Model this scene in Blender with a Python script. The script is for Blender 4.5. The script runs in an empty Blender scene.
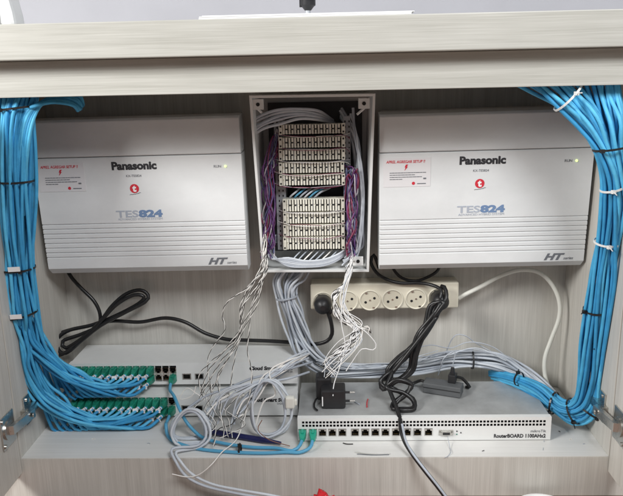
import bpy, bmesh, math, random
from mathutils import Vector as V, Matrix
random.seed(11)
C = bpy.context.scene.collection
sc = bpy.context.scene
# ------------------------------------------------------------------ camera model
CL = V((.0209, -1.2929, .6197)); FPX = 673.65; W0, H0 = 623, 496
yaw, pitch, roll = -.0334, .2406, -.0217
fw = V((math.sin(yaw)*math.cos(pitch), math.cos(yaw)*math.cos(pitch), -math.sin(pitch)))
rt = V((math.cos(yaw), -math.sin(yaw), 0)); up = rt.cross(fw)
rt, up = math.cos(roll)*rt + math.sin(roll)*up, -math.sin(roll)*rt + math.cos(roll)*up
def ray(px, py): return fw + rt*((px-W0/2)/FPX) - up*((py-H0/2)/FPX)
def at(px, py, Y):
    d = ray(px, py); return CL + d*((Y-CL.y)/d.y)
def atz(px, py, Z):
    d = ray(px, py); return CL + d*((Z-CL.z)/d.z)
cam = bpy.data.objects.new('camera', bpy.data.cameras.new('camera')); C.objects.link(cam)
M3 = Matrix((rt, up, -fw)).transposed().to_4x4(); M3.translation = CL
cam.matrix_world = M3; cam.data.sensor_width = 36; cam.data.lens = FPX/W0*36
cam.data.clip_start = .02; cam.data.clip_end = 60; sc.camera = cam
# ------------------------------------------------------------------ materials
def mat(name, col, rough=.5, metal=0, noise=0, nscale=(20,20,20), bump=0, bscale=None, spec=.5, emit=None, estr=0):
    m = bpy.data.materials.new(name); m.use_nodes = True
    nt = m.node_tree; b = nt.nodes['Principled BSDF']
    b.inputs['Base Color'].default_value = (*col, 1); b.inputs['Roughness'].default_value = rough
    b.inputs['Metallic'].default_value = metal; b.inputs['Specular IOR Level'].default_value = spec
    if emit: b.inputs['Emission Color'].default_value = (*emit, 1); b.inputs['Emission Strength'].default_value = estr
    if noise or bump:
        tc = nt.nodes.new('ShaderNodeTexCoord'); mp = nt.nodes.new('ShaderNodeMapping')
        mp.inputs['Scale'].default_value = nscale
        nt.links.new(tc.outputs['Object'], mp.inputs['Vector'])
        n = nt.nodes.new('ShaderNodeTexNoise'); n.inputs['Scale'].default_value = 1; n.inputs['Detail'].default_value = 6
        n.inputs['Roughness'].default_value = .65
        nt.links.new(mp.outputs['Vector'], n.inputs['Vector'])
        if noise:
            r = nt.nodes.new('ShaderNodeValToRGB')
            r.color_ramp.elements[0].position = .3; r.color_ramp.elements[1].position = .7
            r.color_ramp.elements[0].color = tuple(c*(1-noise) for c in col) + (1,)
            r.color_ramp.elements[1].color = tuple(min(1, c*(1+noise)) for c in col) + (1,)
            nt.links.new(n.outputs['Fac'], r.inputs['Fac']); nt.links.new(r.outputs['Color'], b.inputs['Base Color'])
            q = nt.nodes.new('ShaderNodeMapRange'); q.inputs['To Min'].default_value = max(0, rough-.1); q.inputs['To Max'].default_value = min(1, rough+.12)
            nt.links.new(n.outputs['Fac'], q.inputs['Value']); nt.links.new(q.outputs['Result'], b.inputs['Roughness'])
        if bump:
            bp = nt.nodes.new('ShaderNodeBump'); bp.inputs['Strength'].default_value = bump; bp.inputs['Distance'].default_value = .0006
            nt.links.new(n.outputs['Fac'], bp.inputs['Height']); nt.links.new(bp.outputs['Normal'], b.inputs['Normal'])
    return m
def wood(name, a, b_, fine, coarse):
    m = bpy.data.materials.new(name); m.use_nodes = True; nt = m.node_tree; b = nt.nodes['Principled BSDF']
    tc = nt.nodes.new('ShaderNodeTexCoord')
    def nz(s, d):
        mp = nt.nodes.new('ShaderNodeMapping'); mp.inputs['Scale'].default_value = s
        nt.links.new(tc.outputs['Object'], mp.inputs['Vector'])
        n = nt.nodes.new('ShaderNodeTexNoise'); n.inputs['Scale'].default_value = 1; n.inputs['Detail'].default_value = d
        nt.links.new(mp.outputs['Vector'], n.inputs['Vector']); return n
    n1 = nz(fine, 5); n2 = nz(coarse, 4); n3 = nz((6, 6, 6), 5)
    mx = nt.nodes.new('ShaderNodeMath'); mx.operation = 'MULTIPLY_ADD'; mx.inputs[1].default_value = .55
    nt.links.new(n1.outputs['Fac'], mx.inputs[0])
    m2 = nt.nodes.new('ShaderNodeMath'); m2.operation = 'MULTIPLY'; m2.inputs[1].default_value = .45
    nt.links.new(n2.outputs['Fac'], m2.inputs[0]); nt.links.new(m2.outputs[0], mx.inputs[2])
    r = nt.nodes.new('ShaderNodeValToRGB'); r.color_ramp.elements[0].position = .36; r.color_ramp.elements[1].position = .64
    r.color_ramp.elements[0].color = (*a, 1); r.color_ramp.elements[1].color = (*b_, 1)
    nt.links.new(mx.outputs[0], r.inputs['Fac'])
    # faint smudges
    mix = nt.nodes.new('ShaderNodeMix'); mix.data_type = 'RGBA'; mix.blend_type = 'MULTIPLY'; mix.inputs['Factor'].default_value = .22
    nt.links.new(r.outputs['Color'], mix.inputs['A']); nt.links.new(n3.outputs['Fac'], mix.inputs['B'])
    nt.links.new(mix.outputs['Result'], b.inputs['Base Color'])
    b.inputs['Roughness'].default_value = .42
    bp = nt.nodes.new('ShaderNodeBump'); bp.inputs['Strength'].default_value = .15; bp.inputs['Distance'].default_value = .0004
    nt.links.new(n1.outputs['Fac'], bp.inputs['Height']); nt.links.new(bp.outputs['Normal'], b.inputs['Normal'])
    return m
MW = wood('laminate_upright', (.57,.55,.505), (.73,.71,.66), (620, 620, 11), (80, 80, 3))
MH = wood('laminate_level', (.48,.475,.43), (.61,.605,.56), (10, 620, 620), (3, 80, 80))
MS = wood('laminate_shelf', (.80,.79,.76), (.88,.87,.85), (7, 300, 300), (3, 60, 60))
ABS = mat('grey_white_plastic', (.73,.745,.75), .5, noise=.05, nscale=(11,11,16), bump=.12)
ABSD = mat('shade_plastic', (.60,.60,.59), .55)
INK = mat('black_ink', (.03,.03,.035), .6)
INKG = mat('grey_ink', (.16,.17,.19), .6)
INKB = mat('blue_grey_ink', (.16,.25,.42), .5)
INKL = mat('pale_blue_ink', (.42,.46,.53), .5)
RED = mat('red_print', (.62,.03,.05), .5)
WHITE = mat('white_print', (.85,.85,.85), .5)
STK = mat('sticker_film', (.74,.73,.74), .3)
BLUE = [mat('blue_cable_jacket', c, .6, noise=.16, nscale=(45,45,45), bump=.25) for c in ((.06,.38,.66), (.095,.47,.75), (.035,.29,.56))]
BLUEL = mat('light_blue_jacket', (.10,.38,.60), .42, noise=.1)
GREY = [mat('grey_cable_jacket', c, .5, noise=.1, nscale=(30,30,30)) for c in ((.52,.56,.62), (.62,.66,.71), (.43,.47,.53))]
BLK = mat('black_rubber', (.012,.012,.013), .35, noise=.2, nscale=(60,60,60))
BLKP = mat('black_plastic', (.018,.018,.02), .42, noise=.2, nscale=(50,50,50))
DGREY = mat('dark_grey_plastic', (.10,.105,.11), .45, noise=.1)
CREAM = mat('cream_plastic', (.74,.70,.58), .42, noise=.05, nscale=(14,14,14))
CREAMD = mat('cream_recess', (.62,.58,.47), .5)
TERM = mat('terminal_plastic', (.80,.78,.68), .45, noise=.08, nscale=(60,60,60))
DARK = mat('dark_cavity', (.012,.012,.012), .7)
GREEN = mat('green_boot', (.015,.24,.16), .4, noise=.45, nscale=(70,70,70))
GREENL = mat('bright_green_plug', (.02,.38,.26), .35, noise=.1)
METAL = mat('bright_steel', (.62,.61,.58), .28, 1, noise=.1, nscale=(40,40,40))
STEELW = mat('white_painted_steel', (.82,.83,.82), .38, noise=.02, bump=.04, nscale=(60,60,60))
ROUT = mat('galvanised_top', (.47,.48,.48), .38, .35, noise=.22, nscale=(14,14,14), bump=.05)
MNT = mat('grey_frame', (.45,.47,.50), .5, .3, noise=.1)
HOUS = mat('pale_grey_housing', (.76,.77,.76), .45, noise=.05, nscale=(12,12,12))
PUR = [mat('jumper_wire', c, .45) for c in ((.09,.035,.14), (.15,.05,.17), (.22,.03,.08), (.07,.07,.18), (.45,.42,.45), (.12,.13,.24))]
WW = mat('white_wire', (.88,.86,.82), .5); WB = mat('black_wire', (.02,.018,.016), .5)
NAVY = mat('navy_sleeve', (.012,.014,.09), .4, noise=.1)
CORDW = mat('cream_white_cord', (.74,.74,.68), .4, noise=.04)
FLOORM = mat('reddish_floor', (.28,.17,.13), .6, noise=.25, nscale=(25,25,25))
WALLM = mat('grey_wall_paint', (.40,.40,.435), .8, noise=.05, nscale=(5,5,5), bump=.3)
LED = mat('status_lamp', (.5,.8,.2), .4, emit=(.75,1,.3), estr=1.6)
REDP = mat('red_plastic_bag', (.65,.02,.03), .3, noise=.1)
GOLD = mat('brass_contact', (.7,.5,.2), .3, 1)
CLEAR = mat('scrap_film', (.55,.55,.52), .2)
# ------------------------------------------------------------------ mesh helpers
class MB:
    def __init__(s): s.v=[]; s.f=[]; s.m=[]; s.mats=[]; s.sm=[]
    def mi(s, m):
        if m not in s.mats: s.mats.append(m)
        return s.mats.index(m)
    def add(s, vs, fs, m, smooth=False):
        o = len(s.v); k = s.mi(m); s.v += [tuple(v) for v in vs]
        for f in fs: s.f.append(tuple(i+o for i in f)); s.m.append(k); s.sm.append(smooth)
    def hexa(s, p, m):  # p: bottom 4 (ccw), top 4
        s.add(p, [(3,2,1,0),(4,5,6,7),(0,1,5,4),(1,2,6,5),(2,3,7,6),(3,0,4,7)], m)
    def box(s, x0,x1,y0,y1,z0,z1, m):
        s.hexa([(x0,y0,z0),(x1,y0,z0),(x1,y1,z0),(x0,y1,z0),(x0,y0,z1),(x1,y0,z1),(x1,y1,z1),(x0,y1,z1)], m)
    def obox(s, c, size, rz, m, rx=0):
        R = Matrix.Rotation(rz,3,'Z') @ Matrix.Rotation(rx,3,'X'); c = V(c); a,b,d = (q/2 for q in size)
        s.hexa([c+R@V(q) for q in ((-a,-b,-d),(a,-b,-d),(a,b,-d),(-a,b,-d),(-a,-b,d),(a,-b,d),(a,b,d),(-a,b,d))], m)
    def tube(s, pts, r, m, n=8, cap=True):
        pts = [V(p) for p in pts]; N = len(pts)
        rr = r if isinstance(r, (list, tuple)) else [r]*N
        T = [(pts[min(i+1,N-1)]-pts[max(i-1,0)]).normalized() for i in range(N)]
        u = T[0].orthogonal().normalized(); vs=[]; fs=[]
        for i in range(N):
            u = (u - T[i]*u.dot(T[i]))
            u = u.normalized() if u.length > 1e-6 else T[i].orthogonal().normalized()
            w = T[i].cross(u)
            for k in range(n):
                a = 2*math.pi*k/n; vs.append(pts[i] + (u*math.cos(a)+w*math.sin(a))*rr[i])
        for i in range(N-1):
            for k in range(n):
                k2=(k+1)%n; fs.append((i*n+k, i*n+k2, (i+1)*n+k2, (i+1)*n+k))
        s.add(vs, fs, m, True)
        if cap: s.add(vs[:n], [tuple(reversed(range(n)))], m); s.add(vs[-n:], [tuple(range(n))], m)
    def build(s, name, parent=None, bevel=0, loc=None):
        me = bpy.data.meshes.new(name); me.from_pydata(s.v, [], s.f)
        for m in s.mats: me.materials.append(m)
        me.polygons.foreach_set('material_index', s.m); me.polygons.foreach_set('use_smooth', s.sm); me.update()
        o = bpy.data.objects.new(name, me); C.objects.link(o)
        if parent is not None: o.parent = parent
        if bevel:
            b = o.modifiers.new('bevel','BEVEL'); b.width = bevel; b.segments = 2; b.limit_method='ANGLE'; b.angle_limit = math.radians(40)
        return o
def tag(o, label=None, cat=None, group=None, kind=None):
    if label: o['label'] = label
    if cat: o['category'] = cat
    if group: o['group'] = group
    if kind: o['kind'] = kind
    return o
def empty(name, loc=(0,0,0)):
    e = bpy.data.objects.new(name, None); C.objects.link(e); e.location = loc; e.empty_display_size = .02; return e
def rebase(root, loc):
    """put the empty at loc while its children stay where they are"""
    root.location = loc
    for ch in root.children: ch.location = V(ch.location) - V(loc)
def text(s, size, u, z, y, m, parent, name='lettering', bold=0, shear=0, align='CENTER', sx=1):
    cu = bpy.data.curves.new('t','FONT'); cu.body = s; cu.size = size; cu.offset = bold; cu.shear = shear
    cu.align_x = align; cu.extrude = .00015; cu.resolution_u = 3
    t = bpy.data.objects.new('t', cu); C.objects.link(t)
    dg = bpy.context.evaluated_depsgraph_get(); dg.update()
    me = bpy.data.meshes.new_from_object(t.evaluated_get(dg)); bpy.data.objects.remove(t); bpy.data.curves.remove(cu)
    me.transform(Matrix.Translation((u, y, z)) @ Matrix.Rotation(math.pi/2,4,'X') @ Matrix.Diagonal((sx,1,1,1)))
    me.materials.clear(); me.materials.append(m); me.name = name
    o = bpy.data.objects.new(name, me); C.objects.link(o); o.parent = parent; return o
def cat_rom(P, step=.006, closed=False):
    P = [V(p) for p in P]; out=[]
    for i in range(len(P)-1):
        a = P[i-1] if i else P[0]*2-P[1]; b=P[i]; c=P[i+1]; d = P[i+2] if i+2 < len(P) else P[-1]*2-P[-2]
        n = max(2, int((c-b).length/step))
        for k in range(n):
            t=k/n; out.append(.5*((2*b)+(c-a)*t+(2*a-5*b+4*c-d)*t*t+(3*b-a-3*c+d)*t**3))
    out.append(P[-1]); return out
def frames(pts):
    N=len(pts); T=[(pts[min(i+1,N-1)]-pts[max(i-1,0)]).normalized() for i in range(N)]
    u=V((1,0,0)) if abs(T[0].x)<.8 else V((0,0,1)); F=[]
    for i in range(N):
        u=(u-T[i]*u.dot(T[i])).normalized(); F.append((u.copy(), T[i].cross(u)))
    return F
def disc(n):
    return [(math.sqrt((i+.5)/n)*math.cos(i*2.39996), math.sqrt((i+.5)/n)*math.sin(i*2.39996)) for i in range(n)]
def strand(ctrl, rad, ab, wob=.12, ph=None, swirl=.5):
    """ctrl points of one strand of a bundle: centre path, radii, unit disc place"""
    F = frames(ctrl); ph = ph if ph is not None else random.uniform(0,6.28); out=[]
    for i,(c,(u,w)) in enumerate(zip(ctrl,F)):
        a = swirl*math.sin(i*.5) ; ca,sa=math.cos(a),math.sin(a)
        x = ab[0]*ca-ab[1]*sa + wob*math.sin(i*1.1+ph); y = ab[0]*sa+ab[1]*ca + wob*math.cos(i*.9+ph*1.7)
        out.append(c + u*x*rad[i] + w*y*rad[i])
    return out
def tie(c, t, r, label, m=BLK, tagm=None, group=None, squash=1, name='cable_tie', head=True, hd=(-1,-1,0)):
    t = V(t).normalized(); u = t.orthogonal().normalized(); w = t.cross(u); b = MB()
    ring = [V(c)+(u*math.cos(a)+w*math.sin(a))*r for a in [2*math.pi*k/24 for k in range(25)]]
    vs=[];fs=[]
    for k,p in enumerate(ring[:-1]):
        d=(p-V(c)).normalized()
        for (e,g) in ((-.0016,0),(.0016,0),(.0016,.0012),(-.0016,.0012)): vs.append(p+t*e+d*g)
    for k in range(24):
        for q in range(4):
            q2=(q+1)%4; k2=(k+1)%24; fs.append((k*4+q,k*4+q2,k2*4+q2,k2*4+q))
    b.add(vs,fs,m)
    o = b.build(name); rootp = o
    if head:
        h = MB(); d = V(hd).normalized(); d = (d - t*d.dot(t)).normalized(); p = V(c)+d*(r+.002)
        h.obox(p,(.006,.005,.0055),.3,m); h.tube([p, p+d*.010+V((.002,-.004,-.001))],.0009,m,5); h.build('tie_head', o)
    if tagm:
        h = MB(); p = V(c)+V((.002,-r-.003,.002)); h.obox(p+V((.006,0,.004)),(.019,.0012,.008),.15,tagm,.1); h.build('tag_flag', o)
    tag(o,label,'cable tie',group); return o
# ------------------------------------------------------------------ setting
b=MB(); b.box(-3,3,-3.5,.4,-.12,-.075,FLOORM); tag(b.build('floor'),kind='structure')
b=MB(); b.box(-3,3,.032,.4,-.0749,2.6,WALLM); tag(b.build('wall'),kind='structure')
WL, WR = -.523, .478
cab = empty('desk_cabinet', (0,-.12,-.075)); tag(cab,'pale wood-grain desk cabinet standing open with both doors swung out','cabinet')
def cpart(name, boxes, m, bevel=.0008, label=None):
    b=MB()
    for q in boxes: b.box(*q,m)
    o=b.build(name,cab,bevel); o.location = V((0,.12,.075)); 
    if label: o['label']=label
    return o
cpart('back_panel', [(WL-.018,WR+.018,0,.016,-.018,.66)], MW)
cpart('side_panel', [(WL-.018,WL,-.264,-.0005,-.018,.6595)], MW)
cpart('side_panel', [(WR,WR+.018,-.264,-.0005,-.018,.6595)], MW)
cpart('bottom_shelf', [(WL,WR,-.246,-.0005,-.018,-.0007),(WL,WR,-.2642,-.0005,-.0006,.0004)], MS, .0002)
cpart('plinth', [(WL-.05,WR+.05,-.2645,-.2465,-.0745,-.0008)], MW, .0006)
cpart('apron', [(-1.1,1.1,-.264,-.246,.607,.6595)], MH, .001)
cpart('desktop', [(-1.1,1.1,-.290,.03,.660,.7105)], MH, .0015)
for s, X in ((-1, WL), (1, WR)):
    x0, x1 = (X-.018, X-.0004) if s<0 else (X+.0004, X+.018)
    d = cpart('cabinet_door', [(x0,x1,-.70,-.2665,-.027,.590)], MW, .001)
    h = MB(); fx = X - s*.0004 if s<0 else X+.0002
    for zc in (.072,):
        i = -s  # inward
        h.box(*sorted((X, X+i*.0022)), -.318,-.274, zc-.028, zc+.028, METAL)       # cup plate
        h.tube([(X+i*.001,-.296,zc),(X+i*.005,-.296,zc)], .0165, METAL, 20)
        h.hexa([(X+i*.004,-.300,zc-.008),(X+i*.012,-.298,zc-.008),(X+i*.021,-.235,zc-.008),(X+i*.012,-.232,zc-.008),
                (X+i*.004,-.300,zc+.008),(X+i*.012,-.298,zc+.008),(X+i*.021,-.235,zc+.008),(X+i*.012,-.232,zc+.008)], METAL)
        h.box(*sorted((X+i*.0005, X+i*.012)), -.247,-.195, zc-.007, zc+.008, METAL)
        h.box(*sorted((X+i*.0005, X+i*.003)), -.236,-.214, zc-.026, zc+.026, METAL)
        for q in ((-.225,zc+.019),(-.225,zc-.019),(-.312,zc+.022),(-.312,zc-.022)):
            h.tube([(X+i*.002,q[0],q[1]),(X+i*.005,q[0],q[1])], .0036, METAL, 10)
        h.tube([(X+i*.0215,-.245,zc),(X+i*.024,-.245,zc)], .004, METAL, 10)
    ho = h.build('hinge', d, .0005)
# ------------------------------------------------------------------ telephone boxes
def make_pbx():
    r = empty('telephone_exchange_box'); Wd, Hd, D = .368, .284, .102
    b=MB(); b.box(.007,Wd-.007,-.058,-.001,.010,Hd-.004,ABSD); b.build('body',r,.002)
    # lower front cover: profile with eight grooves, extruded along x
    zs=.2175; prof=[(-.056,.0),(-.088,.0),(-D,.013)]
    g0, gp = .0335, .0089
    for k in range(8):
        z = g0+k*gp; prof += [(-D,z),(-D+.0022,z+.0005),(-D+.0022,z+.0017),(-D,z+.0022)]
    prof += [(-D,zs-.001),(-D+.0015,zs),(-.056,zs)]
    def ext(prof, x0, x1, ch, m, name, bev=.0012):
        n=len(prof); b=MB(); vs=[]
        for x in (x0,x1): vs += [(x,p[0],p[1]) for p in prof]
        b.add(vs,[(i,(i+1)%n,n+(i+1)%n,n+i) for i in range(n)]+[tuple(reversed(range(n))),tuple(range(n,2*n))],m)
        return b.build(name,r,bev)
    ext(prof,0,Wd,0,ABS,'front_cover',.0006)
    ext([(-.056,zs+.0012),(-D+.002,zs+.0012),(-D,zs+.0026),(-D,Hd-.004),(-D+.004,Hd),(-.056,Hd)],.0003,Wd-.0003,0,ABS,'top_cover',.0012)
    y=-D-.0003
    text('Panasonic',.0190,.178,.1952,y,INK,r,bold=.0009,sx=1.06)
    text('KX-TES824',.0058,.176,.1815,y,INKG,r)
    b=MB(); n=28
    cc=(.175,.1605)
    b.add([(cc[0]+.0082*math.cos(2*math.pi*k/n),y-.0001,cc[1]+.0082*math.sin(2*math.pi*k/n)) for k in range(n)],[tuple(range(n))],RED)
    em=b.build('red_emblem',r)
    text('t',.0165,.1748,.1555,y-.0003,WHITE,em,name='emblem_mark',bold=.0008)
    b=MB(); b.tube([(.166+.0195*q/8, y, .1495+.0035*(q/8)**2+.0005*(q%2)) for q in range(9)],.0005,INKG,5); b.build('emblem_script',em)
    text('TES',.0172,.1375,.1085,y,INKL,r,bold=.0004,sx=1.50,align='LEFT')
    text('824',.0172,.1785,.1085,y,INKB,r,bold=.0009,sx=1.62,align='LEFT')
    text('ADVANCED HYBRID SYSTEM',.0056,.180,.1028,y,INKL,r,sx=1.12)
    text('HT',.0165,.296,.0165,y,INKG,r,bold=.0008,shear=.35,sx=1.38,align='LEFT')
    text('series',.0078,.3305,.0165,y,INKG,r,shear=.3,align='LEFT',sx=.95)
    text('RUN',.0065,.325,.1945,y,INKG,r)
    b=MB(); b.tube([(.339,y+.001,.1965),(.339,y-.0012,.1965)],.0019,LED,14); b.build('status_lamp',r)
    b=MB(); b.box(.007,.089,y-.0002,y+.0002,.158,.209,STK); st=b.build('warning_sticker',r)
    text('APREL AGREGAR SETUP !!',.0068,.0455,.2002,y-.0004,RED,st,name='sticker_heading',bold=.0001,shear=.15,sx=.86)
    b=MB(); yy=y-.0006
    b.add([(.046,yy,.1975),(.050,yy,.1975),(.0475,yy,.1935),(.0495,yy,.1935),(.0435,yy,.1865),(.0455,yy,.1925),(.0437,yy,.1925)],[(0,6,5,4,3,2,1)],RED)
    b.build('lightning_mark',st)
    b=MB()
    rnd=random.Random(3)
    for row,(x0,x1) in enumerate(((.018,.081),(.018,.062),(.018,.074),(.018,.040))):
        x=x0; z=.1825-row*.0038
        while x<x1:
            w=rnd.uniform(.002,.007); b.box(x,min(x+w,x1),yy,yy+.0003,z,z+.0011,INKG); x+=w+.0006
    b.box(.0765,.0815,yy,yy+.0003,.171,.1735,INKG); b.box(.066,.081,yy,yy+.0003,.1625,.1640,INKG)
    b.build('small_print',st)
    b=MB(); b.add([(.0595+.0028*math.cos(.4*k),yy,.1640+.0028*math.sin(.4*k)) for k in range(15)],[tuple(range(15))],RED); b.build('sticker_seal',st)
    # bottom lug
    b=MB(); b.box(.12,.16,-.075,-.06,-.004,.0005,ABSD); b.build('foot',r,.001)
    return r
def copy_tree(o, parent=None):
    c=o.copy(); C.objects.link(c)
    if parent: c.parent=parent
    for ch in list(o.children): copy_tree(ch,c)
    return c
pbx=make_pbx(); pbx.location=(-.5075,-.001,.2860); pbx.rotation_euler=(.045,-.007,0); pbx.scale=(1.008,1,1)
tag(pbx,'off-white telephone exchange box left of the terminal box, beside the darker blue cables','phone system','telephone exchange boxes')
p2=copy_tree(pbx); p2.location=(.1045,-.001,.2885); p2.rotation_euler=(.075,-.009,0); p2.scale=(1.0,1,1)
p2['label']='off-white telephone exchange box right of the terminal box, above the white cord'
# ------------------------------------------------------------------ terminal box
tb = empty('terminal_box'); tag(tb,'open pale grey wall box full of cream terminal strips between the two phone boxes','terminal box')
O=[at(262.5,272.5,-.09),at(369,272,-.09),at(375.5,93.5,-.15),at(249,95.5,-.15)]   # outer front: bl br tr tl
def lerp(a,b,t): return a+(b-a)*t
def inset(Q,d):
    c=[]
    for i in range(4):
        p=Q[i]; a=(Q[(i+1)%4]-p).normalized(); e=(Q[(i-1)%4]-p).normalized(); c.append(p+a*d+e*d)
    return c
def back(Q,y): return [V((p.x*.985-.0002,y,p.z)) for p in Q]
I=inset(O,.0045); B=back(O,-.001); BI=back(I,-.004)
rim=MB(); 
for k in range(4):
    k2=(k+1)%4
    rim.add([O[k],O[k2],I[k2],I[k],B[k],B[k2],BI[k2],BI[k]],[(0,1,2,3),(0,4,5,1),(3,2,6,7)],HOUS)
rim.add(BI,[(0,1,2,3)],HOUS); rim.add(B,[(3,2,1,0)],HOUS)
rim.build('housing',tb,.0006)
b=MB(); b.box(-.098,.078,-.0095,-.0062,.300,.585,mat('interior_shade',(.05,.05,.055),.5,noise=.2)); b.build('interior_shade_sheet',tb)  # near-black sheet added to stand in for the shade inside the box
for (q,px,py) in ((3,258,104.5),(2,364,103.5),(1,358,261)):
    b=MB(); c=at(px,py,-.142 if q!=1 else -.092); b.obox(c,(.019,.004,.017),0,HOUS); b.tube([c+V((0,-.001,0)),c+V((0,-.0028,0))],.0032,DARK,12)
    if q!=1: b.tube([c+V((0,0,-.008)),c+V((.006 if q==3 else -.012,0,-.014 if q==3 else -.018))],.0022,HOUS,8)
    b.build('corner_lug',tb,.0006)
# bracket rails: z from .30 to .57
def pt(px,py,Y): return at(px,py,Y)
for (xa,xb) in ((-.0835,-.0655),(.0415,.0545)):
    b=MB()
    z0,z1=.315,.560; hs=[]
    cols=(xa+xb)/2
    b.box(xa,xb,-.062,-.058,z0,z1,MNT); b.box(xa,xa+.002,-.058,-.02,z0,z1,MNT); b.box(xb-.002,xb,-.058,-.02,z0,z1,MNT)
    z=z0+.006
    while z<z1-.006:
        for dx in (-.0042,.0030): b.box(cols+dx,cols+dx+.0022,-.0626,-.0615,z,z+.0035,DARK)
        z+=.0095
    b.build('mounting_rail',tb)
rows=[(280,344,124,134),(280,344,137,147.6),(280,344,149.5,160),(280,343,162.3,172.8),(280.5,344,174.5,185),
      (284,343.5,199,211),(284.5,343.5,212.3,223),(284.5,343.5,224.7,235.7),(284.5,343.7,237,249)]
for ri,(xa,xb,ya,yb) in enumerate(rows):
    Y=-.088 if ri<5 else -.080
    p0=at(xa-1,yb+.8,Y); p1=at(xb+1,ya-.8,Y); x0,x1,z0,z1=p0.x,p1.x,p0.z,p1.z; h=z1-z0; y0=Y
    b=MB(); b.box(x0,x1,y0+.004,y0+.026,z0+.001,z1-.001,TERM); 
    b.box(x0,x0+.006,y0-.001,y0+.0045,z0,z1,TERM); b.box(x1-.006,x1,y0-.001,y0+.0045,z0,z1,TERM)
    n=20; w=(x1-x0-.014)/n
    for k in range(n):
        xx=x0+.007+k*w; hh=.0 if k%2 else .0008
        b.box(xx,xx+w*.58,y0,y0+.0045,z0+h*.57,z1-.0006-hh,TERM); b.box(xx,xx+w*.58,y0,y0+.0045,z0+.0006,z0+h*.43,TERM)
        if k%2==0: b.box(xx,xx+w*1.5,y0+.001,y0+.0045,z0+h*.44,z0+h*.56,TERM)
    t=b.build('terminal_strip',tb)
    b=MB()
    for k in range(n):
        xx=x0+.007+k*w
        b.box(xx+w*.60,xx+w*.98,y0+.0025,y0+.0042,z0+.002,z1-.002,DARK if k%3 else MNT)
        if k%2: b.box(xx-w*.3,xx+w*.55,y0+.0005,y0+.0042,z0+h*.43,z0+h*.57,DARK)
    for xx in (x0+.0015,x1-.0045):
        for zz in (z0+.002,z1-.0055): b.box(xx,xx+.003,y0-.0014,y0-.0008,zz,zz+.0032,DARK)
    b.build('contact_slots',t)
# ------------------------------------------------------------------ cables of the terminal box
def tw(pts, name, label, cat, group, ra=.00085, off=.0007, pitch=.026, m1=WW, m2=WB, n=4):
    c=cat_rom(pts,.0016); F=frames(c); b=MB(); s=0; A=[];Bq=[]
    ph=random.uniform(0,6.28)
    for i,(p,(u,w)) in enumerate(zip(c,F)):
        if i: s+=(c[i]-c[i-1]).length
        a=ph+2*math.pi*s/pitch; d=(u*math.cos(a)+w*math.sin(a))*off; A.append(p+d); Bq.append(p-d)
    b.tube(A,ra,m1,n); b.tube(Bq,ra*.66,m2,n); o=b.build(name); tag(o,label,cat,group); return o
def wire(pts, r, m, name, label, cat, group=None, n=6, step=.006):
    b=MB(); b.tube(cat_rom(pts,step),r,m,n); o=b.build(name); tag(o,label,cat,group); return o
def P(*a): return [at(*q) for q in a]
rj=random.uniform
def rc_n(k): return 4+k%4
def jit(q,a): return (q[0]+rj(-a,a),q[1]+rj(-a,a),q[2]+rj(-.003,.003))
for k in range(26):
    x=263+rj(0,13); x2=265+rj(0,12); 
    z=[(x+rj(-2,2),122+rj(0,25),-.07-rj(0,.03))]
    start=at(280,124+rj(0,58),-.075)
    pts=[start,at(274+rj(-2,3),128+rj(0,50),-.085)]
    y=pts[-1].z; 
    for q in (170,195,220,240,256): pts.append(at(260+rj(0,15),q+rj(-5,5),-.070-rj(0,.035)))
    if k%3==0: pts=pts[1:]
    wire(pts,.0011,PUR[k%6],'jumper_wire','thin coloured jumper wire in the tangle left of the terminal strips','wire','thin wires left of the terminal strips',5)
for k in range(30):
    pts=[at(344,160+rj(0,80),-.07)]
    for q in (172,190,208,226,244,254): pts.append(at(346+rj(0,12),q+rj(-5,5),-.073-rj(0,.035)))
    wire(pts,.0012,PUR[(k*5+1)%6],'jumper_wire','thin coloured jumper wire in the tangle right of the terminal strips','wire','thin wires right of the terminal strips',5)
for ri,(xa,xb,ya,yb) in enumerate(rows[:-1]):
    for q in range(2):
        yy=yb+1+rj(0,1); Y=-.09 if ri<5 else -.083
        pts=[at(xa-6,yy-3,Y+.01),at(xa+4,yy,Y),at(lerp(xa,xb,.35),yy+rj(0,2),Y-.004),at(lerp(xa,xb,.7),yy+rj(0,2.5),Y-.004),at(xb-1,yy-rj(0,2),Y),at(xb+6,yy+rj(-3,5),Y+.01)]
        wire(pts,.0006,[WW,PUR[2],PUR[4]][(ri+q)%3],'bridge_wire','thin bridging wire sagging under a cream terminal strip','wire','bridging wires across the terminal strips',4)
for k in range(5):
    pts=P(*[jit(q,1.2) for q in ((253,121+k*3.4,-.10),(264,115+k*3.4,-.105),(280,110+k*3.2,-.10),(300,108+k*2.6,-.095),(318,112+k*2,-.075),(334,120+k,-.035))])
    wire(pts,.0027,GREY[k%3],'grey_cable','thick grey cable arching across the top of the terminal box','cable','grey cables across the top of the terminal box')
for k in range(6):
    pts=P((343,128+k*3,-.045),(350+k,150-k*2,-.05),(353+k*1.2,170,-.062),(357+k*.8,195,-.07),(359+k*.7,225,-.072),(357+k,248,-.07),(346,262-k,-.066),(325,270+k,-.055),(300,277+k,-.045))
    pts=P(*[jit(q,1.3) for q in ((341,118-k*2,-.04),(349+k,132,-.045-.004*k),(354+k,150,-.05-.005*(k%3)),(356+k*1.1,172,-.062-.006*(k%3)),(358+k*.9,198,-.068-.006*(k%2)),(359+k*.8,225,-.070-.006*(k%3)),(356+k,246,-.07),(345,258-k,-.066))])
    wire(pts,.0025,GREY[k%3],'grey_cable','grey cable running down the right inner wall of the terminal box','cable','grey cables down the right of the terminal box')
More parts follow.
